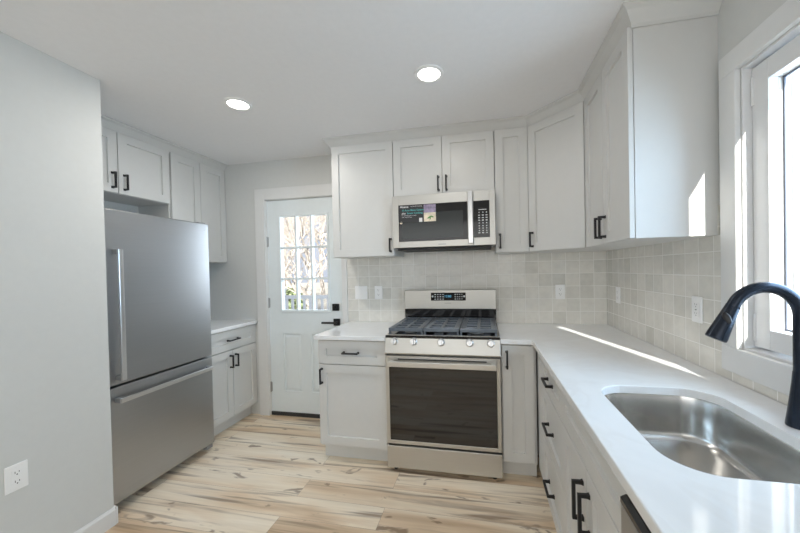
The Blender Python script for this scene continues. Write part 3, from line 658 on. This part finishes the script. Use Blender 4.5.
# sticker on the door glass: dark sheet, photo corner and print
sk = rel(MB().box(-1.556, -1.276, MF-0.0022, MF-0.0016, 1.722, 1.848), 'sticker', 'sticker_black', r_, mdoor)
sy = MF-0.0022
rel(MB().box(-1.366, -1.276, sy-0.0004, sy, 1.722, 1.788), 'sticker_food_photo', 'sticker_cream', r_, mdoor)
rel(MB().box(-1.366, -1.276, sy-0.0004, sy, 1.7885, 1.848), 'sticker_lilac_photo', 'sticker_lilac', r_, mdoor)
for (lx, lz, ang, ll) in ((-1.325, 1.752, 0.5, 0.018), (-1.305, 1.757, -0.4, 0.015), (-1.318, 1.744, 1.2, 0.012)):
    ca, sa = math.cos(ang), math.sin(ang)
    P_ = [(lx+ca*u_*ll-sa*v_*ll*0.4, lz+sa*u_*ll+ca*v_*ll*0.4) for u_, v_ in ((-1, 0), (-0.4, 0.8), (0.4, 0.8), (1, 0), (0.4, -0.8), (-0.4, -0.8))]
    rel(MB().prism(P_, (sy-0.0009, sy-0.0004), 1), 'sticker_herb_leaf', 'sticker_green', r_, mdoor)
rel(MB().cyl((-1.541, MF-0.0012, 1.722), 0.011, -0.001, 1, 20), 'sticker_seal', 'sticker_cream', r_, mdoor)
rel(MB().box(-1.402, -1.378, sy-0.0004, sy, 1.722, 1.752), 'sticker_badge', 'sticker_white', r_, mdoor)
rtext('Hisense', 0.020, 'sticker_white', -1.546, 1.838, sy-0.0001, mdoor, 'LEFT', 0.0004)
rtext('COUNTERTOP SPACE', 0.009, 'sticker_white', -1.468, 1.839, sy-0.0001, mdoor, 'LEFT')
rtext('10 Auto Menu Options', 0.0185, 'sticker_teal', -1.534, 1.812, sy-0.0001, mdoor, 'LEFT', 0.0003)
rtext('plus', 0.0185, 'sticker_white', -1.534, 1.790, sy-0.0001, mdoor, 'LEFT', 0.0004)
rtext('Sensor Cooking', 0.0185, 'sticker_teal', -1.495, 1.790, sy-0.0001, mdoor, 'LEFT', 0.0003)
rtext('For reheating popcorn, potatoes', 0.0085, 'sticker_white', -1.534, 1.773, sy-0.0001, mdoor, 'LEFT')
rtext('frozen foods and more', 0.0085, 'sticker_white', -1.534, 1.761, sy-0.0001, mdoor, 'LEFT')

# ------------------------------------------------------------------ refrigerator
FX0, FXF, FY0, FY1, FZ = -3.70, -3.016, -1.352, -0.622, 1.752
r_ = thing('refrigerator', 'tall stainless bottom-freezer refrigerator standing in the left alcove', 'refrigerator', (-3.36, -0.99, 0))
rel(MB().box(FX0, FXF-0.072, FY0+0.004, FY1-0.004, 0.03, FZ-0.012), 'cabinet_body', 'appliance_grey', r_)
rel(MB().box(FXF-0.074, FXF-0.066, FY0+0.01, FY1-0.01, 0.07, FZ-0.02), 'door_gasket', 'dark_gap', r_)
fd = rel(MB().box(FXF-0.066, FXF, FY0, FY1, 0.740, FZ), 'fridge_door', 'steel_fridge', r_, bevel=0.006, seg=3)
zd = rel(MB().box(FXF-0.066, FXF, FY0, FY1, 0.062, 0.727), 'freezer_drawer', 'steel_fridge', r_, bevel=0.006, seg=3)
hx = -2.966
def bar_handle(p0, p1, parent):
    (ya, za), (yb, zb_) = p0, p1
    vert = abs(zb_-za) > abs(yb-ya); q = 0.013
    if vert:
        rel(MB().box(hx-0.014, hx, ya-q, ya+q, za, zb_), 'handle', 'steel_handle', r_, parent, bevel=0.003)
        for zz in (za, zb_-0.028): rel(MB().box(FXF+0.0003, hx-0.014, ya-q, ya+q, zz, zz+0.028), 'handle_post', 'appliance_grey', r_, parent, bevel=0.002)
    else:
        rel(MB().box(hx-0.014, hx, ya, yb, za-q, za+q), 'handle', 'steel_handle', r_, parent, bevel=0.003)
        for yy in (ya, yb-0.028): rel(MB().box(FXF+0.0003, hx-0.014, yy, yy+0.028, za-q, za+q), 'handle_post', 'appliance_grey', r_, parent, bevel=0.002)
bar_handle((-1.283, 0.768), (-1.283, 1.520), fd)
bar_handle((-1.305, 0.655), (-0.660, 0.655), zd)
for bz in (0.812, 1.093, 1.70): rel(MB().cyl((FXF, -0.657, bz), 0.005, 0.0015, 0, 12), 'screw_cap', 'hinge_metal', r_, fd)
rel(MB().box(FXF-0.15, FXF-0.09, FY0+0.02, FY1-0.02, 0.012, 0.03).box(FXF-0.05, FXF-0.01, FY1-0.06, FY1-0.01, 0.03, 0.055), 'base_grille', 'appliance_grey', r_)
for fy in (FY0+0.05, FY1-0.05):
    for fx in (FXF-0.12, FX0+0.06): rel(MB().cyl((fx, fy, 0), 0.02, 0.0125, 2, 16).cyl((fx, fy, 0.0125), 0.012, 0.02, 2, 12), 'foot', 'black_plastic', r_)
rel(MB().box(FXF-0.064, FXF-0.02, FY1-0.07, FY1-0.01, FZ+0.0002, FZ+0.010), 'hinge_cover', 'appliance_grey', r_)

# ------------------------------------------------------------------ outlets and switches
def outlet(label, loc, rz, decora=False, gang=1, kind='outlet', w0=0.072):
    r_ = thing('wall_outlet' if kind != 'switch' else 'light_switch', label, 'outlet' if kind != 'switch' else 'switch', loc, rz)
    w_ = w0*gang if gang == 1 else 0.116
    p = MB().box(-w_/2, w_/2, -0.006, -0.0002, -0.058, 0.058).build('cover_plate', 'plate_white', r_, bevel=0.003)
    for i in range(gang):
        cx_ = 0 if gang == 1 else (-0.023 + 0.046*i)
        if kind == 'switch':
            MB().prism([(-0.0062, -0.033), (-0.0095, -0.033), (-0.0068, 0.0), (-0.0095, 0.033), (-0.0062, 0.033)], (cx_-0.0165, cx_+0.0165), 0).build('rocker', 'plate_white', r_)
        else:
            if decora:
                f_ = MB().box(cx_-0.0165, cx_+0.0165, -0.0085, -0.0061, -0.033, 0.033).build('face', 'plate_white', r_, bevel=0.0015); fy = -0.0086
            else:
                m_ = MB()
                for s2 in (-1, 1): m_.prism(rrect(-0.0165, 0.0165, s2*0.0195-0.014, s2*0.0195+0.014, 0.008, 4), (-0.0085, -0.0061), 1)
                f_ = m_.build('face', 'plate_white', r_); fy = -0.0086
            for s2 in (-1, 1):
                zc_ = s2*0.0195
                MB().box(cx_-0.0075, cx_-0.0055, fy, fy+0.0008, zc_-0.001, zc_+0.008).build('slot', 'slot_dark', f_)
                MB().box(cx_+0.0055, cx_+0.0075, fy, fy+0.0008, zc_, zc_+0.007).build('slot', 'slot_dark', f_)
                MB().cyl((cx_, fy+0.0008, zc_-0.006), 0.0025, -0.0008, 1, 10).build('ground_hole', 'slot_dark', f_)
            if kind == 'gfci': MB().box(cx_-0.006, cx_+0.006, fy, fy+0.0008, -0.003, 0.001).build('reset_button', 'slot_dark', f_)
    for s2 in (-1, 1):
        for i in range(gang): MB().cyl((0 if gang == 1 else (-0.023+0.046*i), -0.006, s2*0.042), 0.003, -0.0008, 1, 10).build('screw', 'plate_white', r_)
    return r_
YT = -0.0085
outlet('white double light switch on the back wall tiles nearest the exterior door', (-2.020, YT, 1.174), 0, gang=2, kind='switch')
outlet('white outlet on the back wall tiles left of the range, beside the double switch', (-1.857, YT, 1.174), 0, True)
outlet('white outlet on the back wall tiles right of the range', (-0.348, YT, 1.168), 0, True)
outlet('white outlet on the right wall tiles closest to the back corner', (YT, -0.232, 1.158), -R90, True)
outlet('white outlet on the right wall tiles next to the window trim', (YT, -1.106, 1.163), -R90, True, kind='gfci')
outlet('white outlet low on the blank left wall above the baseboard', (XP+0.0005, -1.739, 0.497), R90, True, w0=0.074)

# ------------------------------------------------------------------ recessed ceiling lights
for lx, ly, lab in ((-2.428, -0.977, 'round recessed ceiling light nearer the alcove and refrigerator'), (-1.209, -1.005, 'round recessed ceiling light in front of the microwave')):
    r_ = thing('ceiling_light', lab, 'ceiling light', (lx, ly, ZC), 0, None)
    rings = []
    for rad, z in ((0.080, -0.0004), (0.079, -0.006), (0.062, -0.009), (0.060, -0.006), (0.060, -0.0004)):
        rings.append([(rad*math.cos(2*PI*k/40), rad*math.sin(2*PI*k/40), z) for k in range(40)])
    MB().loft(rings, False, False, True).build('trim_ring', 'plate_white', r_)
    MB().cyl((0, 0, -0.006), 0.0598, 0.0035, 2, 40).build('lens', 'lamp_lens', r_)
    light('downlight_lamp', 'AREA', (lx, ly, ZC-0.014), 6.6 if lx < -2 else 2.2, (1.0, 0.96, 0.91), (0, 0, -1), shape='DISK', size=0.11)

# ------------------------------------------------------------------ outside
struct(MB().box(-40, 40, 3.2, 60, -0.9, -0.8).box(0.6, 40, -20, 3.2, -0.9, -0.8).build('ground', 'lawn'))
struct(MB().box(-4.6, -0.6, 0.145, 2.6, -0.12, -0.03).build('deck', 'deck_wood'))
r_ = thing('deck_railing', 'white deck railing with balusters outside the exterior door', 'railing', (-2.6, 2.5, -0.03))
for z in (0.06, 0.93): MB().box(-2.0, 2.0, -0.03, 0.03, z, z+0.06).build('rail', 'vinyl', r_)
for px in (-1.95, -0.45, 1.05): MB().box(px-0.06, px+0.06, -0.065, 0.065, 0, 1.08).box(px-0.08, px+0.08, -0.08, 0.08, 1.08, 1.11).build('post', 'vinyl', r_)
k = 0
bx = -1.83
while bx < 1.95:
    if min(abs(bx-p) for p in (-1.95, -0.45, 1.05)) > 0.08: MB().box(bx-0.018, bx+0.018, -0.018, 0.018, 0.12, 0.93).build('baluster', 'vinyl', r_)
    bx += 0.115

def bare_tree(label, x, y, h, seed, spread=1.0):
    rnd = random.Random(seed); m_ = MB()
    def br_(p, d, ln, rad, lev):
        n_ = 4; pts = [p]; q = Vector(p); dd_ = Vector(d)
        for i in range(n_):
            dd_ = (dd_ + Vector((rnd.uniform(-1, 1), rnd.uniform(-1, 1), rnd.uniform(-0.5, 0.7)))*0.16).normalized()
            q = q + dd_*ln/n_; pts.append(q.copy())
        m_.tube(pts, [rad*(1-0.55*i/n_) for i in range(n_+1)], 5 if lev > 0 else 8)
        if lev >= 4 or len(m_.bm.verts) > 60000: return
        for c_ in range((8, 6, 5, 4)[lev]):
            t_ = rnd.uniform(0.35, 1.0); i = min(n_-1, int(t_*n_)); pp = pts[i].lerp(pts[i+1], t_*n_-i)
            az = rnd.uniform(0, 2*PI); s_ = Vector((math.cos(az), math.sin(az), rnd.uniform(0.0, 0.7)))
            nd = (dd_*0.55 + s_*0.75*spread).normalized()
            br_(pp, nd, ln*rnd.uniform(0.5, 0.72), rad*0.5*(1-0.3*t_), lev+1)
    br_(Vector((0, 0, 0)), Vector((0, 0, 1)), h*0.55, h*0.018, 0)
    o = m_.build('bare_tree', 'bark'); o.location = (x, y, -0.81)
    return tag(o, label, 'tree', 'bare trees beyond the deck')
def bush(name, label, x, y, h, rad, mat, seed, cat, cone=False, n=1500, leaf=0.09):
    rnd = random.Random(seed); r_ = thing(name, label, cat, (x, y, -0.81))
    MB().tube([(0, 0, 0), (0, 0, h*0.5), (0, 0, h*0.93)], [h*0.025, h*0.018, 0.01], 8).build('trunk', 'bark', r_)
    m_ = MB()
    for i in range(n):
        if cone:
            z = h*(0.1+0.9*rnd.random()**1.4); rr = rad*(1-z/h)*math.sqrt(rnd.uniform(0.2, 1))+0.03
            a = rnd.uniform(0, 2*PI); c_ = Vector((rr*math.cos(a), rr*math.sin(a), z))
        else:
            while True:
                c_ = Vector((rnd.uniform(-1, 1), rnd.uniform(-1, 1), rnd.uniform(-1, 1)))
                if 0.45 < c_.length < 1: break
            c_ = Vector((c_.x*rad, c_.y*rad, h*0.55+c_.z*h*0.45))
        d1 = Vector((rnd.gauss(0, 1), rnd.gauss(0, 1), rnd.gauss(0, 1))).normalized(); d2 = d1.orthogonal().normalized()
        s_ = leaf*rnd.uniform(0.6, 1.3)
        vs_ = [m_.bm.verts.new(c_+d1*a_*s_+d2*b_*s_*0.5) for a_, b_ in ((-1, 0), (0, -1), (1, 0), (0, 1))]
        m_.bm.faces.new(vs_)
    m_.build('foliage', mat, r_)
    return r_
bare_tree('nearest bare branching tree beyond the deck railing', -5.7, 5.8, 5.5, 3, 0.9)
bare_tree('bare branching tree further back at the left of the door glass', -8.6, 8.6, 7.0, 11, 0.9)
bare_tree('bare branching tree further back at the right of the door glass', -6.6, 11.0, 8.0, 23, 0.9)
bare_tree('distant bare tree behind the others seen through the door glass', -11.2, 13.5, 9.0, 31, 0.9)
bare_tree('most distant bare tree seen through the door glass', -14.0, 22.0, 11.0, 51, 0.9)
bush('evergreen_shrub', 'low green shrub beyond the deck seen through the door glass', -7.6, 7.2, 1.7, 0.7, 'shrub_green', 5, 'shrub')
bush('evergreen_tree', 'green conifer outside the kitchen window', 6.2, 5.8, 7.2, 2.5, 'pine_green', 8, 'tree', True, 6500, 0.15)
bush('evergreen_shrub', 'rounded green shrub outside the kitchen window', 4.2, 2.2, 1.9, 1.0, 'shrub_green', 9, 'shrub', False, 1800)
bare_tree('bare tree outside the kitchen window behind the conifer', 9.6, 9.0, 7.0, 41)
